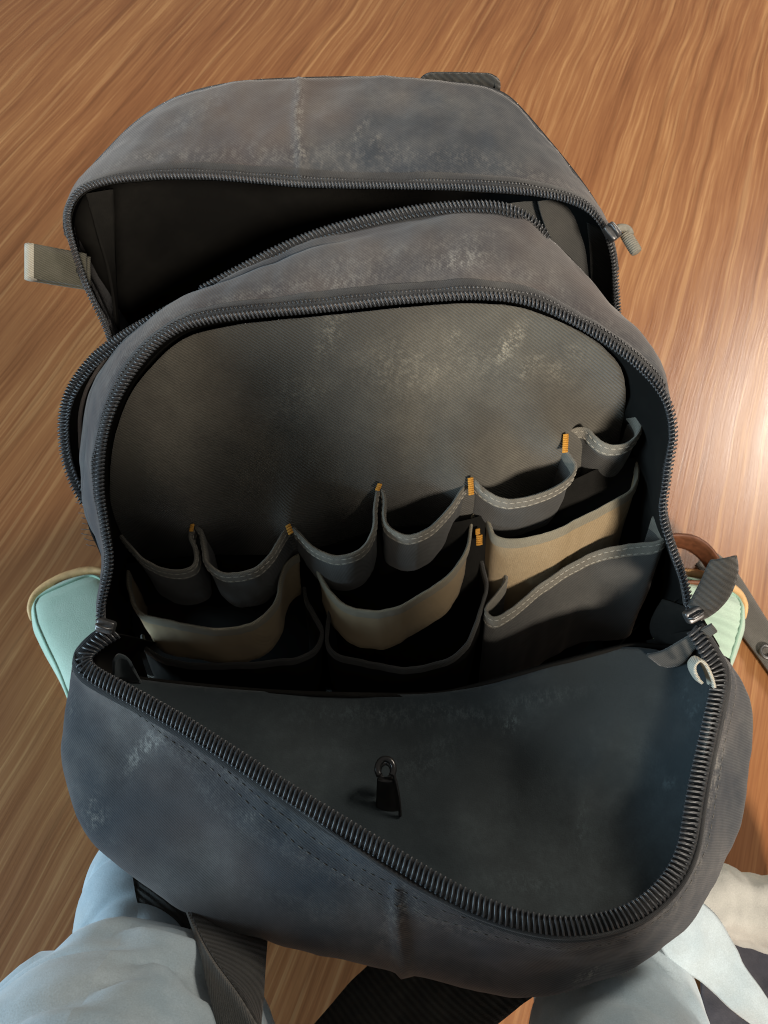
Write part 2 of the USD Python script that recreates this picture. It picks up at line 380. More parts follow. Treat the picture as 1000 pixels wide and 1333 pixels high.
# match the two curves by their direction from the middle of the section
mid_f = rows([rim_f, sil_f], 3)[1] + np.array([0, 0, .004])
G = rows([rim_f, mid_f, sil_f], 26)
tt = np.linspace(0, 1, 26)[:, None]
ridge = np.exp(-((project(G.reshape(-1, 3))[:, 0].reshape(G.shape[:2]) - 389 - 3 * np.sin(tt * 9)) / 4.5) ** 2)
G = crumple(G, .006, 14, 3) + np.array([0, 0, .0018]) * ridge[..., None]; G = crumple(G, .0036, 45, 31); GFR = G; GFR[0] = rim_f
dust_f = spots((389, 150, 5, 60, 0, 1.2), (389, 205, 8, 18, 0, .9), (470, 168, 18, 6, -60, .5), (300, 208, 160, 7, 2, .35), (250, 150, 60, 10, -35, .4), (520, 225, 240, 6, 2, .3), (490, 178, 8, 5, -50, .5), (745, 245, 14, 6, 50, .3))
fs = obj('front_section', sheet(G, .0022), 'faded_black_canvas', BP, dust=worn(dust_f, 26, NZ, 6, .18))
# front panel falling to the floor, and the dark inside
drop = sil_f.copy(); low = sil_f * [1, 1, 0] + [0, .02, .012]; low[:, 0] *= .98
midp = sil_f * [1, 1, .55] + [0, .03, 0]
obj('front_panel', sheet(rows([sil_f + [0, .001, 0], midp, low], 14), .003), 'faded_black_canvas', fs)
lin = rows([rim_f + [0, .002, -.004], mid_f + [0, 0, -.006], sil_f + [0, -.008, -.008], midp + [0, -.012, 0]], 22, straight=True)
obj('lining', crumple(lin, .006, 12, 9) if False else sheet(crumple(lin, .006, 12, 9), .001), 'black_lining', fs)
# inner dividers seen at the right and left
obj('divider', sheet(crumple(rows([spline(pts([(700, 262, .52), (712, 300, .53), (735, 345, .545), (760, 400, .56)]), 20), spline(pts([(728, 258, .525), (748, 285, .535), (762, 330, .545), (766, 400, .56)]), 20)], 8), .004, 40, 2), .002), 'pocket_black_cloth', fs)
obj('divider', sheet(crumple(rows([spline(pts([(764, 290, .53), (768, 330, .54), (770, 370, .55), (775, 420, .56)]), 20), spline(pts([(790, 300, .53), (796, 340, .54), (798, 380, .55), (800, 430, .56)]), 20)], 8), .003, 40, 5), .002), 'pocket_black_cloth', fs)
obj('divider', sheet(rows([spline(pts([(640, 270, .53), (690, 262, .53), (700, 262, .53)]), 12), spline(pts([(660, 310, .55), (700, 320, .55), (735, 380, .56)]), 12)], 8), .002), 'pocket_black_cloth', fs)
obj('divider', sheet(rows([spline(pts([(112, 252, .51), (125, 300, .53), (140, 350, .55), (150, 420, .58)]), 16), spline(pts([(147, 246, .515), (149, 300, .54), (150, 350, .56), (155, 430, .59)]), 16)], 8), .002), 'black_lining', fs)

def along(G, dist):
    L = np.concatenate([np.zeros((1, G.shape[1])), np.cumsum(np.linalg.norm(np.diff(G, axis=0), axis=2), axis=0)])
    return np.stack([[np.interp(dist, L[:, j], G[:, j, k]) for k in range(3)] for j in range(G.shape[1])])
def zipper(parent, C, N, side, a, b, pitch, r, tape=.012, second=True, mat='zipper_nylon', G=None):
    """one open half: a nylon coil on the lip, a row of stitched coil beside it and the woven tape; G is the cloth it is sewn to"""
    Cs = spline(C, 500)
    T, n, bb = frames(gaussian_filter1d(Cs, 3, axis=0, mode='nearest'), N)
    obj('zipper_coil', coil(Cs + n * .0008, n, a, b, pitch, r), mat, parent)
    if G is not None:
        gn = gnormals(G)[1:5].mean(0); gn *= np.sign((gn * (CAM - G[2])).sum(-1, keepdims=True)) + 1e-9
        gn = gaussian_filter1d(gn, 2, axis=0, mode='nearest'); gn /= np.linalg.norm(gn, axis=1, keepdims=True)
        q = along(G, a * 1.9) + gn * .0016
        obj('zipper_stitch_row', coil(spline(q, 500), np.stack([np.interp(np.linspace(0, 1, 500), np.linspace(0, 1, len(gn)), gn[:, k]) for k in range(3)], -1), a * .62, b * .5, pitch, r * .8, per=7, sides=3), 'zipper_nylon_dark', parent)
        g = np.stack([along(G, x) + gn * y for x, y in ((0, -.0006), (.0015, .0016), (.006, .0019), (tape, .0017))])
        obj('zipper_tape', sheet(g, .0008), 'zipper_tape_cloth', parent)
        return
    if second:
        obj('zipper_stitch_row', coil(Cs + side * bb * (a * 1.9) + n * .0006, n, a * .75, b * .6, pitch, r * .8, per=7, sides=3), 'zipper_nylon_dark', parent)
    g = rows([Cs - side * bb * a * .8 - n * .001, Cs + side * bb * a * .6 - n * .0004, Cs + side * bb * (a + tape) - n * .0012], 5)
    obj('zipper_tape', sheet(g, .0012), 'zipper_tape_cloth', parent)

zipper(fs, rim_f, (0, -.55, .83), -1, (.0020), .0012, .0023, .00058, tape=.0105, G=GFR)
# top carry loop
E1 = spline(pts([(549, 112, .552), (553, 99, .552), (562, 95, .552), (600, 95, .552), (634, 96, .552), (644, 100, .552), (648, 116, .552)]), 40)
E2 = E1 + np.array([0, -.004, -.022])
obj('carry_loop', sheet(rows([E1, E2], 5), .004), 'black_webbing', BP)

# ---- middle section
A_px = [(131, 822), (131, 800), (135, 775), (142, 745), (143, 720), (138, 690), (132, 650), (131, 610), (136, 565), (147, 530), (165, 495), (190, 461), (215, 438), (250, 421), (300, 412), (350, 407), (400, 403), (450, 398), (500, 392), (550, 388), (600, 385), (650, 386), (690, 393), (730, 409), (770, 431), (810, 458), (840, 484), (862, 511), (874, 541), (876, 575), (870, 610), (864, 650), (866, 685), (878, 720), (889, 750), (895, 775), (898, 795)]
A_px = np.array(A_px, float)
A = spline(pts(np.column_stack([A_px, zip_depth(A_px[:, 1])])), NZ, .5)
gf_px = np.array([(134, 800, .56), (136, 775, .57), (138, 750, .58), (133, 722, .58), (118, 690, .57), (111, 650, .56), (109, 600, .55), (111, 550, .545), (119, 508, .535), (140, 470, .525), (175, 435, .515), (210, 408, .51), (260, 383, .503), (310, 358, .5), (350, 336, .5), (400, 315, .5), (450, 299, .5), (500, 287, .5), (550, 279, .5), (590, 275, .5), (630, 274, .5), (665, 279, .5), (690, 291, .5), (712, 308, .502), (750, 345, .507), (780, 380, .512), (805, 410, .517), (830, 440, .523), (850, 469, .53), (862, 500, .54), (868, 540, .55), (868, 575, .56), (862, 610, .57), (858, 650, .58), (860, 690, .58), (872, 725, .57), (884, 755, .56), (890, 785, .55)])
GF = spline(pts(gf_px), NZ, .5)
# remap both by matching nearest direction: use the pixel angle around a centre
def remap(curve, ref, c=(500, 760), n=NZ):
    def ang(P):
        p = project(P) - np.array(c)
        return np.unwrap(np.arctan2(p[:, 1], p[:, 0]))
    a, b = ang(curve), ang(ref)
    t = (b - b[0]) / (b[-1] - b[0]); s = (a - a[0]) / (a[-1] - a[0])
    s = np.maximum.accumulate(s + np.arange(len(s)) * 1e-9)
    idx = np.interp(t, s, np.arange(len(s)))
    idx = gaussian_filter1d(idx, 4, mode='nearest')
    return np.stack([np.interp(idx, np.arange(len(s)), curve[:, k]) for k in range(3)], -1)
GF = remap(GF, A)
nA = np.array([0, -.57, .82])
inner = A + (A - A.mean(0)) * 0
midg = rows([A, GF], 3)[1] + np.array([0, .004, .006])
G = rows([A + nA * .001, midg, GF], 26)
px = project(G.reshape(-1, 3)).reshape(*G.shape[:2], 2)
u = np.linspace(0, 1, 26)[:, None] * np.ones(NZ)
crease = np.exp(-((u - .80) / .05) ** 2) / (1 + np.exp((px[..., 0] - 440) / 28)) + np.exp(-((u - .18) / .05) ** 2) * .5
G = crumple(G, .008, 12, 21) - gnormals(G) * np.sign(gnormals(G)[..., 2:3]) * (.0042 * crease)[..., None]
G = crumple(G, .0045, 42, 33); GMS = G; GMS[0] = A
dust_m = spots((600, 335, 36, 14, -10, .75), (450, 340, 90, 14, -12, .3), (520, 375, 160, 7, -6, .4), (600, 312, 60, 10, -10, .4), (330, 385, 120, 8, -15, .35), (190, 450, 50, 8, -40, .3), (430, 372, 60, 12, -5, .5))
ms = obj('middle_section', sheet(G, .0022), 'faded_black_canvas', BP, dust=worn(dust_m, 26, NZ, 7, .14))
# inside walls of the middle section
W1 = spline(pts([(140, 822, .55), (141, 790, .55), (148, 745, .545), (150, 715, .54), (146, 690, .535), (141, 650, .53), (140, 610, .522), (146, 565, .517), (157, 530, .512), (174, 498, .507), (197, 467, .502), (220, 445, .497), (253, 428, .494), (302, 419, .492), (350, 414, .492), (400, 410, .492), (450, 405, .492), (500, 399, .492), (550, 395, .492), (600, 392, .492), (648, 393, .492), (686, 401, .493), (722, 418, .495), (758, 441, .50), (790, 464, .507), (810, 490, .515), (822, 520, .525), (830, 550, .532), (838, 585, .538), (842, 620, .545), (848, 655, .552), (858, 690, .557), (872, 722, .56), (882, 752, .56), (886, 775, .56), (888, 795, .56)]), NZ, .5)
W1 = remap(W1, A)
w2 = W1 * [1, 1, .5]; w2[:, 0] *= 1.03
w3 = W1 * [1, 1, 0] + np.array([0, .01, .01])
wall = rows([A - nA * .002, rows([A, W1], 3)[1] + (W1 - A) * [0.02, 0, 0], W1, w2, w3], 24, straight=True)
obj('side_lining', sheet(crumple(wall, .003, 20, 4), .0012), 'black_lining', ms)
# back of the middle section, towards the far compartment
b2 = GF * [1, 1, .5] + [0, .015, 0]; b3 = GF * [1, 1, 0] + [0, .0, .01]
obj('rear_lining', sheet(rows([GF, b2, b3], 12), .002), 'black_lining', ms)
# main back panel with twill, seen frontally
panel_poly = [(146, 700), (143, 640), (146, 590), (158, 540), (178, 500), (205, 468), (235, 443), (270, 430), (330, 420), (400, 413), (460, 408), (520, 402), (590, 396), (650, 397), (690, 404), (730, 420), (768, 440), (795, 462), (808, 482), (813, 510), (811, 545), (800, 600), (800, 700), (780, 800), (700, 880), (500, 900), (300, 900), (180, 880), (150, 800)]
def hit(px_, py_, z):
    r = ray(np.array([px_, py_])); return (z - CZ) / r[2]
TACKS = [(250, 687, .332, 5, 8, 10), (377, 689, .336, 8, 11, -20), (493, 634, .340, 6, 8, 25), (613, 633, .346, 8, 22, -3), (736, 577, .358, 8, 24, 3)]
panel_ctrl = [(146, 700, .56), (146, 590, .512), (205, 468, .482), (330, 420, .469), (460, 408, .467), (590, 396, .467), (690, 404, .468), (768, 440, .474), (808, 482, .492), (300, 520, .50), (500, 520, .505), (680, 500, .500), (320, 620, .535), (440, 600, .528), (560, 570, .525), (660, 550, .525), (500, 760, .61), (300, 800, .63), (700, 760, .62), (800, 640, .60), (500, 890, .67), (180, 880, .66), (780, 800, .65), (310, 720, .585), (430, 700, .578), (200, 715, .585), (550, 670, .575), (680, 625, .568), (795, 560, .555), (811, 545, .545), (757, 553, .545), (772, 562, .552), (745, 548, .536)] + [(x, y - 2, hit(x, y, z) + .003) for x, y, z, *_ in TACKS]
dust_p = spots((664, 447, 26, 9, -55, 1.5), (690, 478, 22, 7, -45, .8), (570, 483, 9, 7, -30, .9), (590, 440, 14, 8, -60, .6), (430, 430, 40, 14, -70, .55), (525, 480, 60, 40, 10, .35), (610, 470, 60, 30, 10, .3), (380, 520, 60, 30, -40, .25), (720, 480, 30, 16, 30, .4), (750, 460, 20, 10, 40, .4))
obj('pocket_backing', fill([(160, 735), (250, 726), (380, 722), (500, 690), (620, 674), (740, 628), (832, 596), (850, 690), (800, 800), (700, 880), (500, 898), (300, 895), (180, 875)],
    [(160, 735, .565), (250, 726, .562), (380, 722, .563), (500, 690, .553), (620, 674, .552), (740, 628, .548), (832, 596, .55), (850, 690, .585), (800, 800, .625), (700, 880, .65), (500, 898, .655), (300, 895, .655), (180, 875, .64), (300, 800, .605), (500, 760, .588), (700, 760, .60)], 8, .0015), 'black_lining', ms)
pn = obj('rear_panel', fill(panel_poly, panel_ctrl, 7, .002, .010, 16, 4), 'dusty_panel_lining', ms, dust=dust_p)
zipper(ms, A, nA, -1, .0024, .0014, .0026, .00066, tape=.0115, G=GMS)

# far lip of the middle section
B1 = spline(pts([(712, 312, .499), (700, 293, .498), (685, 281, .497), (665, 271, .496), (630, 266, .496), (590, 267, .496), (550, 271, .496), (500, 280, .496), (450, 292, .496), (400, 308, .496), (350, 330, .497), (310, 351, .498), (262, 377, .501)]), 200, .5)
zipper(ms, B1, (0, -.5, .86), -1, .0024, .0014, .0027, .00068, tape=.007)
B2 = spline(pts([(232, 396, .505), (190, 419, .508), (155, 440, .515), (128, 460, .522), (104, 487, .53), (88, 515, .538), (81, 545, .545), (81, 570, .55), (85, 598, .555), (94, 626, .56), (109, 655, .565)]), 160, .5)
G2 = spline(pts([(232, 399, .508), (196, 424, .511), (165, 447, .518), (146, 468, .525), (128, 497, .535), (119, 522, .545), (117, 548, .55), (116, 575, .555), (116, 600, .56), (115, 630, .565), (117, 662, .57)]), 160, .5)
zipper(ms, B2, (-.35, -.45, .8), -1, .0027, .0015, .0028, .00072, tape=.003)
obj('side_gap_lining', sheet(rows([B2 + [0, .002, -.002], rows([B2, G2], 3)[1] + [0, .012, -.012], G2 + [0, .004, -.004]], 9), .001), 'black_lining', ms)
obj('fold_welt', tube(spline(pts([(160, 440, .516), (135, 470, .526), (116, 500, .537), (106, 530, .545), (104, 560, .552), (107, 600, .558)]), 60), .0014, 6), 'faded_black_canvas', ms)
# frayed threads at the left corner
th = []
for k in range(9):
    p = at(113 + k * 1.5, 655 + k * 7, .566)
    th.append(tube(spline(np.array([p, p + [-.003 - .002 * rng.random(), 0, .001], p + [-.006 - .004 * rng.random(), .002, -.003 * rng.random()]]), 8), .0003, 4))
obj('frayed_thread', cat(th), 'faded_black_canvas', ms, kind='stuff')

# ---- pockets
def zof(rim, z0, z1):
    rim = np.asarray(rim, float)
    t = (rim[:, 0] - rim[:, 0].min()) / (np.ptp(rim[:, 0]) + 1e-9)
    return z0 + (z1 - z0) * t
def pocket(name, rim, z0, z1, cloth_mat, bind_mat, depth, label, band=.0115, stitches=True, n=110, bt=.0014, back=.0, smooth=.9, slope=.15):
    rim = np.asarray(rim, float)
    C = spline(ptz(rim, zof(rim, z0, z1)), n, smooth)
    C = C + np.stack([meshkit.fbm(C * 60 + k * 7.7, 3, 2) - .5 for k in range(3)], -1) * [.002, .003, .0035]
    D = np.broadcast_to(np.array([0, -slope, -1.0]), C.shape)
    D = D / np.linalg.norm(D[0])
    T = np.gradient(C, axis=0); T /= np.linalg.norm(T, axis=1, keepdims=True)
    N = np.cross(T, D); N /= np.linalg.norm(N, axis=1, keepdims=True)
    if (N[:, 1].sum() > 0): N = -N
    N = gaussian_filter1d(N, 1.5, axis=0, mode='nearest')
    ctr = C.mean(0)
    R = []
    for k, h in enumerate(np.linspace(0, depth, 9)):
        q = C + D * (h + .002)
        q = ctr * [1, 0, 0] * .04 * (h / depth) + q * [1 - .04 * h / depth, 1, 1] + [0, back * h * (h / depth) , 0]
        R.append(q)
    body = np.stack(R)
    body = body + np.einsum('rnk->rnk', np.broadcast_to(N, body.shape)) * (.009 * (meshkit.fbm(body * 30 + 9, 3, 5) - .5) * np.linspace(0, 1, 9)[:, None])[..., None]
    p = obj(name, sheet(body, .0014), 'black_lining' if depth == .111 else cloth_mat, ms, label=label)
    h = band
    prof = [(bt * .6, 0), (bt, .0008), (bt * 1.05, h * .5), (bt, h - .0004), (bt * .55, h), (-bt * .55, h), (-bt, h - .0004), (-bt, .0008), (-bt * .6, 0), (0, -.0005)]
    obj('binding', profile_sweep(C, prof, D, N), bind_mat, p, smooth=35)
    if stitches:
        st = []
        L = np.linalg.norm(np.diff(C, axis=0), axis=1).sum()
        s = np.concatenate([[0], np.cumsum(np.linalg.norm(np.diff(C, axis=0), axis=1))])
        for off in (.22, .80):
            for q in np.arange(.003, L - .004, .0046):
                a, b = (np.array([np.interp(x, s, C[:, k]) + np.interp(x, s, N[:, k]) * bt * 1.12 + D[0, k] * h * off for k in range(3)]) for x in (q, q + .0034))
                st.append(tube(np.array([a, (a + b) / 2 + (b - a) * 0, b]), [.00025, .00052, .00025], 4))
        obj('stitching', cat(st), 'grey_thread', p)
    return p

T1 = [
 ([(157, 697), (168, 711), (180, 724), (200, 737), (224, 743), (244, 741), (253, 733), (253, 716), (248, 700), (250, 686)], .325, .330, 'small dark pocket at the left end of the upper row'),
 ([(255, 686), (262, 694), (264, 710), (266, 726), (274, 737), (288, 745), (306, 747), (324, 743), (342, 733), (356, 716), (366, 698), (376, 684)], .330, .334, 'dark pocket second in the upper row'),
 ([(381, 686), (392, 698), (406, 711), (425, 721), (448, 724), (470, 716), (482, 702), (488, 680), (489, 655), (492, 636)], .334, .338, 'dark pocket third in the upper row, under the middle orange tack'),
 ([(497, 636), (501, 650), (500, 668), (503, 682), (512, 690), (527, 695), (545, 694), (565, 684), (584, 664), (599, 641), (611, 624)], .338, .342, 'dark pocket fourth in the upper row'),
 ([(618, 624), (626, 634), (640, 644), (664, 650), (690, 647), (718, 638), (738, 626), (748, 613), (748, 600), (741, 590), (735, 580)], .344, .352, 'wide dark pocket right of the fourth one'),
 ([(737, 566), (745, 559), (757, 557), (768, 560), (775, 567), (784, 575), (796, 579), (811, 578), (823, 573), (832, 563), (834, 551), (829, 541), (821, 531), (815, 515)], .356, .366, 'narrow dark pocket at the right end of the upper row'),
]
for rim, z0, z1, lab in T1:
    pocket('tool_pocket', rim, z0, z1, 'pocket_black_cloth', 'grey_binding_tape', .055, lab, slope=.04)
T2 = [
 ([(167, 744), (167, 758), (170, 776), (177, 791), (193, 802), (220, 808), (250, 814), (276, 818), (300, 817), (324, 812), (342, 801), (356, 787), (363, 772), (365, 754), (370, 738), (379, 727), (389, 721)], .292, .298, 'tan lined pocket at the left of the middle row'),
 ([(411, 733), (416, 746), (425, 763), (439, 779), (459, 790), (480, 795), (503, 794), (527, 787), (550, 774), (573, 758), (591, 742), (604, 724), (611, 704), (613, 684), (617, 669), (624, 664)], .298, .306, 'tan pocket in the centre of the middle row'),
 ([(627, 665), (634, 671), (638, 683), (644, 695), (656, 701), (676, 702), (710, 694), (750, 677), (790, 657), (815, 643), (828, 630), (831, 612), (829, 600), (824, 590)], .308, .330, 'pale tan pocket at the right of the middle row, caught by the light'),
]
for rim, z0, z1, lab in T2:
    pocket('tan_pocket', rim, z0, z1, 'tan_cloth', 'tan_binding_tape', .085 if z1 > .32 else .050, lab, band=.0085, stitches=False, bt=.0013, slope=.38 if z1 > .32 else .20)
T3 = [
 ([(186, 826), (192, 846), (220, 859), (260, 863), (300, 864), (340, 861), (380, 857), (405, 848), (417, 832), (418, 816), (409, 798), (399, 780), (396, 764)], .250, .258, 'low black pocket at the left of the front row'),
 ([(433, 784), (428, 804), (425, 824), (431, 844), (448, 855), (476, 861), (510, 868), (544, 868), (572, 862), (596, 850), (612, 830), (623, 803), (631, 777), (633, 753), (628, 734), (624, 718)], .258, .270, 'low black pocket in the centre of the front row'),
 ([(647, 728), (657, 744), (659, 758), (648, 772), (636, 786), (633, 797), (644, 803), (658, 797), (680, 782), (705, 760), (733, 741), (761, 725), (790, 714), (820, 709), (848, 706), (868, 699), (866, 688), (850, 672)], .272, .318, 'black pocket slanting at the right of the front row'),
]
for k, (rim, z0, z1, lab) in enumerate(T3):
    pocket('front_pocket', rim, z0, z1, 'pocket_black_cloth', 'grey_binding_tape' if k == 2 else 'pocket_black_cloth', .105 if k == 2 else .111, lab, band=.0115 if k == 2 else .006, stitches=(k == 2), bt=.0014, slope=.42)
# bartacks in orange thread where the pockets are sewn to the panel
def tack(px_, py_, d, w, h, ang):
    c = at(px_, py_, d)
    s = d / F
    u = RT * math.cos(math.radians(ang)) + DN * math.sin(math.radians(ang)); v = -RT * math.sin(math.radians(ang)) + DN * math.cos(math.radians(ang))
    k = max(4, int(h * s / .0012)); parts = []
    for i in range(k):
        q = c + v * (i / (k - 1) - .5) * h * s
        a, b = q - u * w * s / 2 + v * .0004, q + u * w * s / 2 - v * .0004
        parts.append(tube(np.array([a, (a + b) / 2 - FWD * .0006, b]), .0009, 6))
    return cat(parts)
for px_, py_, z, w, h, ang in TACKS + [(624, 703, .300, 9, 12, 0), (622, 692, .302, 6, 6, 0)]:
    obj('bar_tack', tack(px_, py_, hit(px_, py_, z) - .003, w * .8, h * .9, ang), 'orange_thread', ms)

# ---- rear section: the near shell folded down towards the viewer
C_px = np.array([(150, 824, .487), (134, 833, .482), (118, 846, .478), (110, 859, .474), (115, 872, .470), (150, 893, .463), (200, 920, .456), (250, 949, .449), (300, 981, .442), (350, 1014, .436), (400, 1046, .430), (450, 1077, .425), (500, 1107, .419), (550, 1138, .413), (600, 1166, .407), (650, 1188, .402), (700, 1202, .400), (750, 1205, .401), (800, 1196, .405), (838, 1178, .410), (866, 1152, .416), (885, 1122, .422), (896, 1085, .43), (903, 1040, .438), (911, 1000, .445), (920, 960, .452), (929, 920, .459), (935, 890, .464), (930, 865, .47), (915, 840, .475), (902, 820, .48)])
C_px[:, 2] += .012
CR = spline(pts(C_px), 320, .5)
S_px = np.array([(140, 836, .53), (118, 852, .525), (106, 866, .522), (101, 882, .52), (95, 905, .518), (90, 940, .515), (88, 970, .512), (92, 1010, .508), (100, 1045, .503), (115, 1080, .498), (140, 1115, .492), (180, 1148, .486), (230, 1178, .482), (290, 1205, .478), (350, 1222, .475), (420, 1238, .472), (480, 1253, .470), (540, 1266, .468), (600, 1278, .466), (650, 1286, .465), (700, 1287, .466), (750, 1279, .468), (800, 1262, .472), (850, 1237, .476), (890, 1205, .480), (915, 1170, .485), (936, 1130, .49), (955, 1080, .496), (968, 1030, .502), (975, 980, .508), (978, 930, .514), (970, 895, .518), (950, 865, .522), (928, 840, .526), (908, 822, .53)])
SR = spline(pts(S_px), 320, .5)
SR = remap(SR, CR, (520, 1000), 320)
up = np.array([0, -.25, .97])
mids = rows([CR, SR], 4)
out = CR - CR.mean(0); out[:, 2] = 0; out /= np.linalg.norm(out, axis=1, keepdims=True)
m1, m2 = mids[1] + out * .004, mids[2] + out * .004
und1 = SR + np.array([0, .02, -.03]) - out * .012
und2 = SR * [1, 0, 1] + np.array([0, .10, -.12]) - out * [.04, 0, 0]; und2[:, 1] = np.minimum(und2[:, 1], .12)
G = rows([CR - up * .001, m1, m2, SR, und1], 40)
pxg = project(G.reshape(-1, 3)).reshape(*G.shape[:2], 2)
wr = np.exp(-((pxg[..., 0] - 520 - (pxg[..., 1] - 1200) * .1) / 7) ** 2) * (pxg[..., 1] > 1150)
seam = np.exp(-((np.linspace(0, 1, 40)[:, None] - .14) / .018) ** 2) + np.exp(-((np.linspace(0, 1, 40)[:, None] - .24) / .018) ** 2)
nn = gnormals(G); nn = nn * np.sign(((CAM - G) * nn).sum(-1, keepdims=True))
G = crumple(G, .010, 11, 8) + nn * (.0016 * wr + .0018 * np.sin(pxg[..., 0] / 9) * wr - .0007 * seam)[..., None]
G = crumple(G, .0042, 38, 35); G[0] = CR - up * .001
dust_r = spots((185, 975, 30, 9, -55, 1.5), (200, 968, 22, 6, -50, 1.0), (125, 1065, 14, 9, -50, 1.0), (118, 1045, 16, 4, -55, .8), (327, 1062, 5, 5, 0, 1.0), (140, 1095, 6, 4, 0, .5), (520, 1190, 10, 40, 10, .7), (505, 1195, 8, 40, 15, .5), (545, 1180, 5, 30, -10, .5), (600, 1210, 50, 8, 10, .3), (765, 1270, 24, 6, -30, 1.0), (300, 1010, 160, 8, 32, .35), (330, 1035, 180, 6, 32, .3), (930, 1010, 8, 60, 12, .55), (915, 1060, 6, 40, 12, .5), (870, 1180, 12, 30, 30, .4), (905, 1130, 10, 30, 20, .35), (400, 1180, 120, 20, 12, .2), (95, 920, 6, 20, 5, .4))
rs = obj('rear_section', sheet(G, .0022), 'faded_black_canvas', BP, dust=worn(dust_r, 40, 320, 8, .15))
back = rows([und1 + [0, .001, 0], und2, und2 * [1, 1, 0] + [0, 0, .01]], 10)
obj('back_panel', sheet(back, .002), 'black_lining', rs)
zipper(rs, CR, up, +1, .0052, .0017, .0031, .00088, tape=.0035, second=False)
obj('tape_piping', tube(spline(CR + out * .0080 - up * .0016, 400), .0016, 7), 'zipper_tape_cloth', rs)
# stitch lines along the zipper
st = []
for dd in (.019, .029):
    line = along(G, dd) + nn[6] * .0012
    line = spline(line, 330)
    for k in range(6, 322, 3):
        st.append(tube(np.array([line[k], (line[k] + line[k + 1]) / 2, line[k + 1]]) + (line[k + 1] - line[k]) * np.array([[0], [.3], [.6]]), [.0002, .00042, .0002], 4))
obj('stitching', cat(st), 'grey_belt_webbing', rs)
# the lining that faces up like the floor of a tray
tray_poly = [(128, 872), (150, 878), (185, 884), (250, 892), (330, 899), (400, 903), (470, 905), (540, 904), (600, 898), (660, 885), (720, 865), (765, 851), (805, 843), (850, 845), (890, 855), (925, 872), (932, 900), (918, 970), (904, 1040), (890, 1120), (860, 1160), (800, 1200), (740, 1212), (680, 1204), (600, 1172), (500, 1114), (400, 1053), (300, 988), (200, 927), (140, 893)]
tray_ctrl = [(128, 872, .50), (185, 884, .515), (330, 899, .522), (500, 905, .524), (600, 898, .524), (720, 865, .525), (805, 843, .53), (900, 870, .50), (932, 900, .475), (918, 970, .460), (904, 1040, .455), (890, 1120, .445), (800, 1195, .435), (700, 1204, .430), (600, 1172, .438), (500, 1114, .450), (400, 1053, .462), (300, 988, .474), (200, 927, .487), (600, 1000, .495), (700, 1040, .49), (450, 980, .50), (750, 950, .503), (680, 1120, .465), (830, 980, .49)]
def tray_wave(p, V):
    x, y = p[:, 0], p[:, 1]
    w = .0035 * np.exp(-((x - 590 - (y - 1060) * .15) / 42) ** 2) * np.exp(-((y - 1070) / 70) ** 2) - .004 * np.exp(-((x - 660 + (y - 1060) * .1) / 30) ** 2) * np.exp(-((y - 1050) / 90) ** 2) \
        + .003 * np.exp(-((x - 770 + (y - 1000) * .5) / 22) ** 2) * np.exp(-((y - 1000) / 90) ** 2) - .0035 * np.exp(-((x - 840 + (y - 1000) * .35) / 24) ** 2)
    return np.array([0, -.2, 1.0]) * w[:, None]
dust_t = spots((665, 942, 9, 12, 20, 1.3), (757, 1075, 4, 30, 10, .8), (600, 930, 60, 12, 10, .5), (500, 930, 120, 16, 0, .45), (560, 985, 50, 20, -30, .35), (700, 910, 60, 10, -10, .4), (870, 1020, 10, 6, -40, .6), (690, 1150, 60, 14, 5, .35), (895, 915, 3, 26, -12, .6), (905, 925, 3, 22, 20, .5))
obj('rear_lining', fill(tray_poly, tray_ctrl, 7, .003, .008, 13, 2, extra=tray_wave), 'tray_lining', rs, dust=dust_t)
e = spline(pts([(110, 866, .50), (150, 880, .512), (250, 892, .5195), (330, 899, .523), (500, 905, .525), (600, 898, .525), (720, 865, .526), (805, 843, .531), (860, 842, .53), (905, 845, .52), (950, 862, .52)]), 90)
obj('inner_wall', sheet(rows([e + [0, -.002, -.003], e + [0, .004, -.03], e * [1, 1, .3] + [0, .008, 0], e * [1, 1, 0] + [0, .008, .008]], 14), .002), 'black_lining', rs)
# inside of the gusset at both ends
for lo, hi in ((0, 60), (292, 320)):
    seg = CR[lo:hi]
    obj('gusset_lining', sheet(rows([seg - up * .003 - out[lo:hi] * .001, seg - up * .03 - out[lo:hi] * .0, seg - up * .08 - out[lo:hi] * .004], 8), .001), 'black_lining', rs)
bq = np.array([[(x, y, .008) for x in np.linspace(-.24, .25, 6)] for y in np.linspace(.60, .10, 6)])
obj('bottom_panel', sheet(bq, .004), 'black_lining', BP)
obj('corner_web', sheet(crumple(rows([spline(pts([(148, 862, .49), (156, 852, .492), (164, 856, .494), (172, 868, .497)]), 14), spline(pts([(146, 884, .495), (156, 884, .50), (168, 886, .505), (184, 888, .51)]), 14)], 8), .002, 60), .002), 'tray_lining', rs)
obj('corner_web', sheet(rows([spline(pts([(926, 812, .485), (898, 827, .495), (866, 846, .505), (842, 852, .515)]), 20), spline(pts([(934, 822, .485), (908, 842, .495), (890, 862, .505), (862, 868, .515)]), 20)], 8), .0022), 'pocket_black_cloth', rs)
obj('corner_lining', fill([(862, 780), (885, 788), (904, 797), (913, 806), (922, 822), (934, 842), (925, 856), (900, 852), (870, 846), (850, 830)], [(862, 780, .53), (904, 797, .495), (934, 842, .50), (870, 846, .53), (900, 820, .515)], 5, .002), 'black_lining', rs)
lc = spline(pts([(915, 890, .470), (907, 878, .468), (905, 868, .466), (910, 861, .465), (917, 862, .465), (923, 871, .467), (928, 883, .469), (931, 896, .471)]), 50)
obj('elastic_loop', sheet(rows([lc, lc + FWD * .012 + RT * .001], 4), .0018), 'pale_webbing', rs)

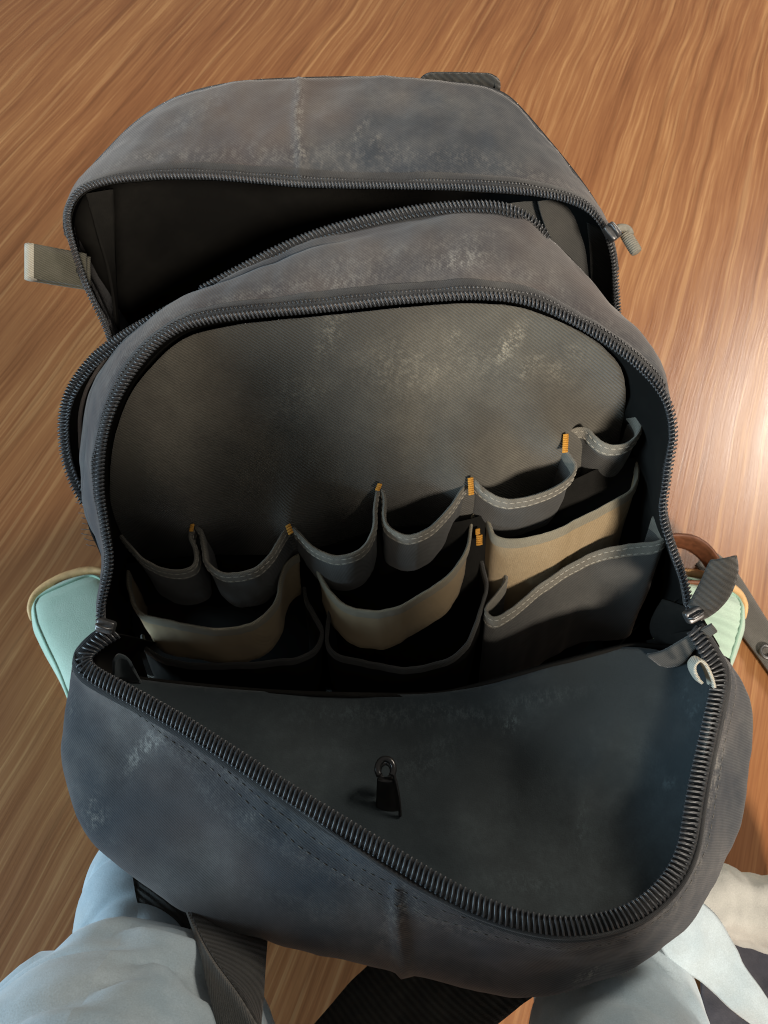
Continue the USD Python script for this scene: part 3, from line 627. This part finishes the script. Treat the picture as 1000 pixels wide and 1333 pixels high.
# snap hook standing on the tray lining
hk = [at(502 + 10.5 * math.sin(a), 1001 - 13 * math.cos(a), .470 + .003 * math.cos(a)) for a in np.linspace(-2.3, 2.3, 30)]
body = rows([spline(pts([(493, 1012, .471), (491, 1035, .474), (490, 1060, .477), (489, 1084, .480)]), 24), spline(pts([(502, 1014, .469), (504, 1035, .4725), (505, 1060, .4755), (505, 1087, .479)]), 24), spline(pts([(513, 1012, .471), (519, 1035, .474), (523, 1060, .477), (524, 1084, .480)]), 24)], 11)
sh = obj('snap_hook', sheet(body, .0035), 'black_plastic', BP)
obj('hook_ring', tube(np.array(hk), .0021, 10), 'black_plastic', sh)
obj('hook_ring', tube(np.array([at(502 + 9 * math.sin(a), 1004 - 11 * math.cos(a), .477) for a in np.linspace(0, 2 * math.pi, 30)]), .0018, 8), 'worn_metal', sh)
obj('hook_gate', tube(spline(pts([(512, 1006, .468), (517, 1025, .468), (520, 1045, .469), (521, 1062, .471)]), 20), [.0011] * 20, 8), 'black_plastic', sh)
obj('hook_pin', rbox(at(504, 1074, .470), [RT, DN, FWD], [.0065, .0018, .0018]), 'worn_metal', sh)

# sliders and pulls
def slider(px_, py_, d, ang):
    c = at(px_, py_, d)
    u = RT * math.cos(ang) + DN * math.sin(ang); v = -RT * math.sin(ang) + DN * math.cos(ang)
    p = obj('zipper_slider', rbox(c, [u, v, FWD], [.0058, .0042, .0035]), 'worn_metal', BP)
    obj('slider_bridge', tube(np.array([c - u * .005 - FWD * .003, c - u * .003 - FWD * .0065, c + u * .003 - FWD * .0065, c + u * .005 - FWD * .003]), .0011, 6), 'worn_metal', p)
slider(138, 815, .470, .3)
slider(903, 800, .462, -.5)
slider(797, 302, .497, .9)
E1 = spline(pts([(896, 788, .466), (905, 770, .460), (914, 752, .455), (920, 738, .452), (925, 729, .450)]), 30)
E2 = spline(pts([(912, 806, .467), (935, 792, .461), (951, 771, .456), (959, 748, .452), (957, 723, .450)]), 30)
obj('pull_tab', sheet(crumple(rows([E1, rows([E1, E2], 3)[1] - FWD * .004, E2], 9), .001, 60), .0022), 'black_webbing', BP)
# olive webbing side tab, folded at its end
base_, end_ = at(112, 352, .520), at(36, 339, .492)
ax = (end_ - base_) / np.linalg.norm(end_ - base_)
wv = at(36, 362, .492) - at(36, 317, .492)
fold = [base_, base_ + (end_ - base_) * .5, end_ - ax * .003] + [end_ - ax * .003 + ax * .0035 * math.sin(a) + FWD * .0035 * (1 - math.cos(a)) for a in np.linspace(.3, math.pi, 8)] + [base_ + FWD * .007]
fold = spline(np.array(fold), 60)
obj('side_tab', sheet(rows([fold - wv / 2, fold + wv / 2], 6), .0028), 'olive_webbing', BP)
obj('tab_end', tube(np.array([end_ - ax * .0005 + FWD * .0035 + wv * k for k in np.linspace(-.51, .51, 12)]), .0040, 10), 'pale_webbing', BP + '/side_tab')
# ribbed cord pull at the right
q0, q1 = at(813, 302, .500), at(830, 330, .497)
s_ = np.linspace(0, 1, 61)
obj('cord_pull', tube(q0 + (q1 - q0) * s_[:, None], .0038 * (1 + .10 * np.sin(s_ * 2 * np.pi * 12)) * np.sqrt(np.clip(1 - (2 * s_ - 1) ** 12, .05, 1)), 12), 'pull_cord', BP)
obj('cord_pull', tube(spline(np.array([at(798, 304, .498), at(806, 297, .497), at(816, 298, .498), at(820, 306, .498)]), 16), .0028, 8), 'pull_cord', BP)

# straps that come out from under the rear section
L0 = spline(pts([(236, 1165, .50), (250, 1205, .465), (263, 1245, .432), (273, 1290, .408), (284, 1335, .39), (298, 1400, .375)]), 40)
Lm = spline(pts([(240, 1165, .495), (256, 1208, .458), (278, 1248, .422), (305, 1285, .396), (334, 1332, .375), (380, 1400, .36)]), 40)
L1 = spline(pts([(352, 1180, .53), (348, 1222, .49), (345, 1255, .455), (342, 1295, .425), (338, 1335, .40), (384, 1402, .37)]), 40)
sp = obj('shoulder_strap', sheet(rows([Lm, L1], 8), .0022), 'black_webbing', BP)
obj('strap_turn', sheet(rows([L0, Lm - FWD * .001], 6), .0022), 'grey_belt_webbing', sp)
R0 = spline(pts([(505, 1230, .53), (478, 1258, .525), (452, 1283, .52), (430, 1309, .515), (408, 1335, .51), (370, 1385, .50)]), 40)
R1 = spline(pts([(730, 1255, .53), (697, 1292, .525), (670, 1312, .52), (642, 1334, .515), (620, 1352, .51), (570, 1400, .50)]), 40)
obj('shoulder_strap', sheet(crumple(rows([R0, rows([R0, R1], 3)[1] - FWD * .006, R1], 14), .003, 30), .006), 'black_webbing', BP)
obj('strap_anchor', fill([(170, 1120), (174, 1150), (178, 1172), (190, 1190), (206, 1198), (222, 1204), (226, 1212), (240, 1214), (250, 1208), (300, 1190), (260, 1150)], [(170, 1130, .51), (178, 1172, .508), (222, 1204, .506), (250, 1208, .506), (300, 1190, .515), (250, 1150, .515)], 6, .004), 'black_webbing', BP)

# ------------------------------------------------------------------ the person whose legs are around the bag
PE = thing('person', 'seated person in pale blue trousers and mint shoes, legs either side of the backpack', 'person', (0, -.1, 0))
def leg(st, seed):
    st = np.array(st, float)
    s = np.linspace(0, 1, len(st))
    u = np.linspace(0, 1, 150)
    P = Akima1DInterpolator(s, st)(u)
    C, r = P[:, :3], P[:, 3]
    T, n, b = frames(C, (.2, .6, .75) if False else (0, 1, .35))
    a = np.linspace(0, 2 * np.pi, 72, endpoint=True)
    V = C[:, None] + r[:, None, None] * (np.cos(a)[None, :, None] * n[:, None] + np.sin(a)[None, :, None] * b[:, None])
    nn = V - C[:, None]; nn /= np.linalg.norm(nn, axis=-1, keepdims=True)
    k = meshkit.fbm(V * [9, 9, 15] + seed, 4, seed) - .5
    fo = np.abs(meshkit.fbm(V * [16, 16, 30] + seed * 5, 2, seed + 9) - .5)
    V = V + nn * ((.013 * k - .005 * np.exp(-(fo / .09) ** 2)) * np.clip(r[:, None] / .08, .5, 1.2))[..., None]
    V[:, -1] = V[:, 0]
    return sheet(V)
left = leg([(-.195, .045, .04, .048), (-.192, .035, .085, .049), (-.184, .012, .15, .049), (-.172, -.03, .195, .046), (-.165, -.07, .22, .046)], 3)
knee = leg([(-.168, -.080, .196, .004), (-.1635, -.0874, .204, .050), (-.159, -.094, .223, .087), (-.157, -.103, .253, .0985), (-.154, -.121, .296, .0985), (-.15, -.157, .374, .095), (-.14, -.22, .47, .088), (-.13, -.32, .525, .088), (-.11, -.45, .53, .10)], 5)
right = leg([(.222, .045, .04, .052), (.212, .025, .085, .054), (.192, -.005, .115, .055), (.174, -.045, .145, .057), (.157, -.092, .20, .062), (.148, -.135, .27, .068), (.14, -.18, .36, .078), (.135, -.22, .45, .084), (.13, -.26, .50, .085), (.125, -.34, .525, .088), (.11, -.45, .53, .10)], 11)
hips = rbox((0, -.47, .55), np.eye(3), [.20, .14, .12])
tr = obj('trousers', cat([left, knee, right, hips]), 'trouser_cloth', PE)
import manifold3d as m3
def bone(a, b, ra, rb):
    q = [m3.Manifold.sphere(r, 20).translate(tuple(map(float, c))) for c, r in ((a, ra), (b, rb))]
    return m3.Manifold.batch_hull(q)
J = [((-.09, -.48, .58), (.09, -.48, .58), .13, .13), ((0, -.47, .62), (0, -.46, .92), .145, .15), ((-.13, -.46, .96), (.13, -.46, .96), .075, .075), ((-.09, -.46, .62), (-.12, -.46, .93), .10, .09), ((.09, -.46, .62), (.12, -.46, .93), .10, .09), ((0, -.45, .98), (0, -.42, 1.10), .055, .052)]
for sg in (-1, 1):
    J += [((sg * .17, -.46, .96), (sg * .25, -.37, .70), .060, .046), ((sg * .25, -.37, .70), (sg * .09, -.13, .79), .045, .032)]
bd = m3.Manifold.batch_boolean([bone(*j) for j in J], m3.OpType.Add).refine_to_length(.02).to_mesh()
bd = trimesh.Trimesh(bd.vert_properties[:, :3], bd.tri_verts, process=True)
trimesh.smoothing.filter_taubin(bd, iterations=12)
obj('jumper', bd, 'grey_belt_webbing', PE)
f0 = spline(ptz([(905, 1168), (925, 1188), (946, 1214), (975, 1262), (1005, 1312), (1060, 1400)], [.21, .20, .195, .19, .18, .16]), 40)
f1 = spline(ptz([(850, 1215), (880, 1258), (938, 1298), (978, 1328), (1015, 1352), (1060, 1440)], [.205, .20, .18, .17, .16, .15]), 40)
obj('trouser_fold', sheet(crumple(rows([f0, rows([f0, f1], 3)[1] - FWD * .006, f1], 24), .012, 26, 3), .004), 'trouser_cloth', tr)

def shoe(heel, toe, side, label):
    """last-shaped upper lofted from heel to toe, with a sole and a stitched toe line"""
    heel, toe = np.array(heel, float), np.array(toe, float)
    ax = toe - heel; L = np.linalg.norm(ax); ax /= L
    lat = np.array([ax[1], -ax[0], 0])
    s = np.array([0, .03, .12, .3, .5, .68, .82, .92, .97, 1.0])
    w = np.array([.012, .026, .034, .036, .042, .050, .052, .045, .034, .012])
    h = np.array([.05, .085, .095, .10, .085, .062, .050, .044, .038, .028])
    u = 1 - (1 - np.linspace(0, 1, 70)) ** 1.5
    W, Hh = Akima1DInterpolator(s, w)(u), Akima1DInterpolator(s, h)(u)
    bend = side * .018 * np.sin(u * np.pi) * -1
    a = np.linspace(0, np.pi, 36)
    base = heel + ax * (u * L)[:, None] + lat * bend[:, None]
    V = base[:, None] + lat * (W[:, None] * np.sign(np.cos(a)) * np.abs(np.cos(a)) ** .75)[..., None] + np.array([0, 0, 1.0]) * (.018 + (Hh - .018)[:, None] * np.sin(a) ** .45)[..., None]
    line = np.exp(-((np.linspace(0, 1, 36)[None, :] - .5) / .30) ** 8) * np.clip((u[:, None] - .5) / .02, 0, 1) * np.clip((.93 - u[:, None]) / .01, 0, 1)
    V = V + np.array([0, 0, 1.0]) * (.0036 * gaussian_filter1d(gaussian_filter1d(line, 1, axis=0), 1, axis=1))[..., None]
    if side > 0:
        V = V + np.array([0, 0, 1]) * (.0010 * np.sin(u * L / .0055 * 2 * np.pi)[:, None] * line)[..., None]
    p = obj('shoe', sheet(V), 'mint_knit', PE, label=label)
    i0, i1 = np.searchsorted(u, .45), np.searchsorted(u, .955)
    ja, jb = 8, 27
    seam = np.vstack([V[i0:i1, ja], V[i1, ja:jb + 1], V[i0:i1, jb][::-1]]) + [0, 0, .0006]
    obj('toe_seam', tube(spline(seam, 120, 1.2), .0016, 7), 'mint_seam', p)
    out_ = np.vstack([base + lat * (W - .008)[:, None], (base - lat * (W - .008)[:, None])[::-1]])
    out_ = np.vstack([out_, out_[:1]])
    lo, hi = out_ * [1, 1, 0] + [0, 0, .001], out_ * [1, 1, 0] + [0, 0, .020 ] 
    obj('sole', sheet(rows([lo, hi], 4), .006), 'gum_sole', p)
    tip = np.linspace(-1, 1, 30)
    k = 69 - (np.abs(tip) * 17).astype(int)
    rnd = base[k] + lat * (np.sign(tip) * (W[k] + .002) * np.where(np.abs(tip) < .2, np.abs(tip) / .2, 1))[:, None] + ax * .007 + [0, 0, .024]
    ring = spline(rnd, 60, 1.0)
    obj('toe_bumper', tube(ring, .0052 * np.sqrt(np.clip(1 - np.linspace(-1, 1, 60) ** 2, .02, 1)), 8), 'gum_sole', p)
shoe((-.232, .062, 0), (-.362, .322, 0), -1, 'left mint shoe with a smooth toe')
shoe((.262, .05, 0), (.368, .322, 0), +1, 'right mint shoe with a ribbed toe')

# ------------------------------------------------------------------ small things lying beside the bag
g0 = spline(ptz([(925, 716), (942, 728), (958, 744), (981, 780), (1004, 817), (1060, 900)], .012), 40)
g1 = spline(ptz([(905, 735), (918, 752), (932, 775), (960, 818), (995, 866), (1040, 930)], .010), 40)
bl = thing('strap', 'flat grey strap lying on the floor past the right shoe', 'strap', (.4, .3, 0))
obj('strap_webbing', sheet(rows([g0, g1], 6), .004), 'grey_belt_webbing', bl)
ec = ptz([(999, 849)], .0165)[0]
obj('eyelet', tube(np.array([ec + [.007 * math.cos(a), .007 * math.sin(a), 0] for a in np.linspace(0, 2 * math.pi, 30)]), .0018, 8), 'worn_metal', bl)
lb = spline(ptz([(840, 705), (868, 697), (898, 697), (920, 708), (936, 728), (938, 748), (920, 757), (890, 757), (860, 760)], [.05, .055, .06, .06, .058, .055, .05, .045, .04]), 80, .8)
obj('leather_strap', sheet(rows([lb, lb + [0, .0, -.030]], 6), .0035), 'brown_leather', label='brown leather strap curling out beside the right side of the backpack', category='strap')

k0 = [np.array(x) for x in ptz([(868, 1178), (895, 1172), (930, 1175), (965, 1182), (1010, 1192), (1080, 1205)], .075)]
wc = spline(np.array(k0), 60)
rr = .031 * np.sqrt(np.clip(np.linspace(0, 1, 60) / .10, 0, 1)) * (1 + .06 * np.sin(np.linspace(0, 9, 60)))
tb = tube(wc, rr, 40)
tb.vertices = tb.vertices + (tb.vertex_normals * (.022 * (meshkit.fbm(tb.vertices * 34, 4, 4) - .5))[:, None])
obj('rolled_towel', tb, 'white_cloth', label='rolled off-white cloth on the floor by the lower right of the backpack', category='cloth')
gx, gy = np.meshgrid(np.linspace(0, 1, 40), np.linspace(0, 1, 40))
q = ptz(np.column_stack([(905 + 190 * gx.ravel()), (1196 + 220 * gy.ravel())]), .012).reshape(40, 40, 3)
q[..., 2] += .03 * meshkit.fbm(q * 22, 3, 6) 
obj('folded_garment', sheet(q, .003), 'navy_cloth', label='dark navy cloth crumpled on the floor at the lower right corner', category='clothing')
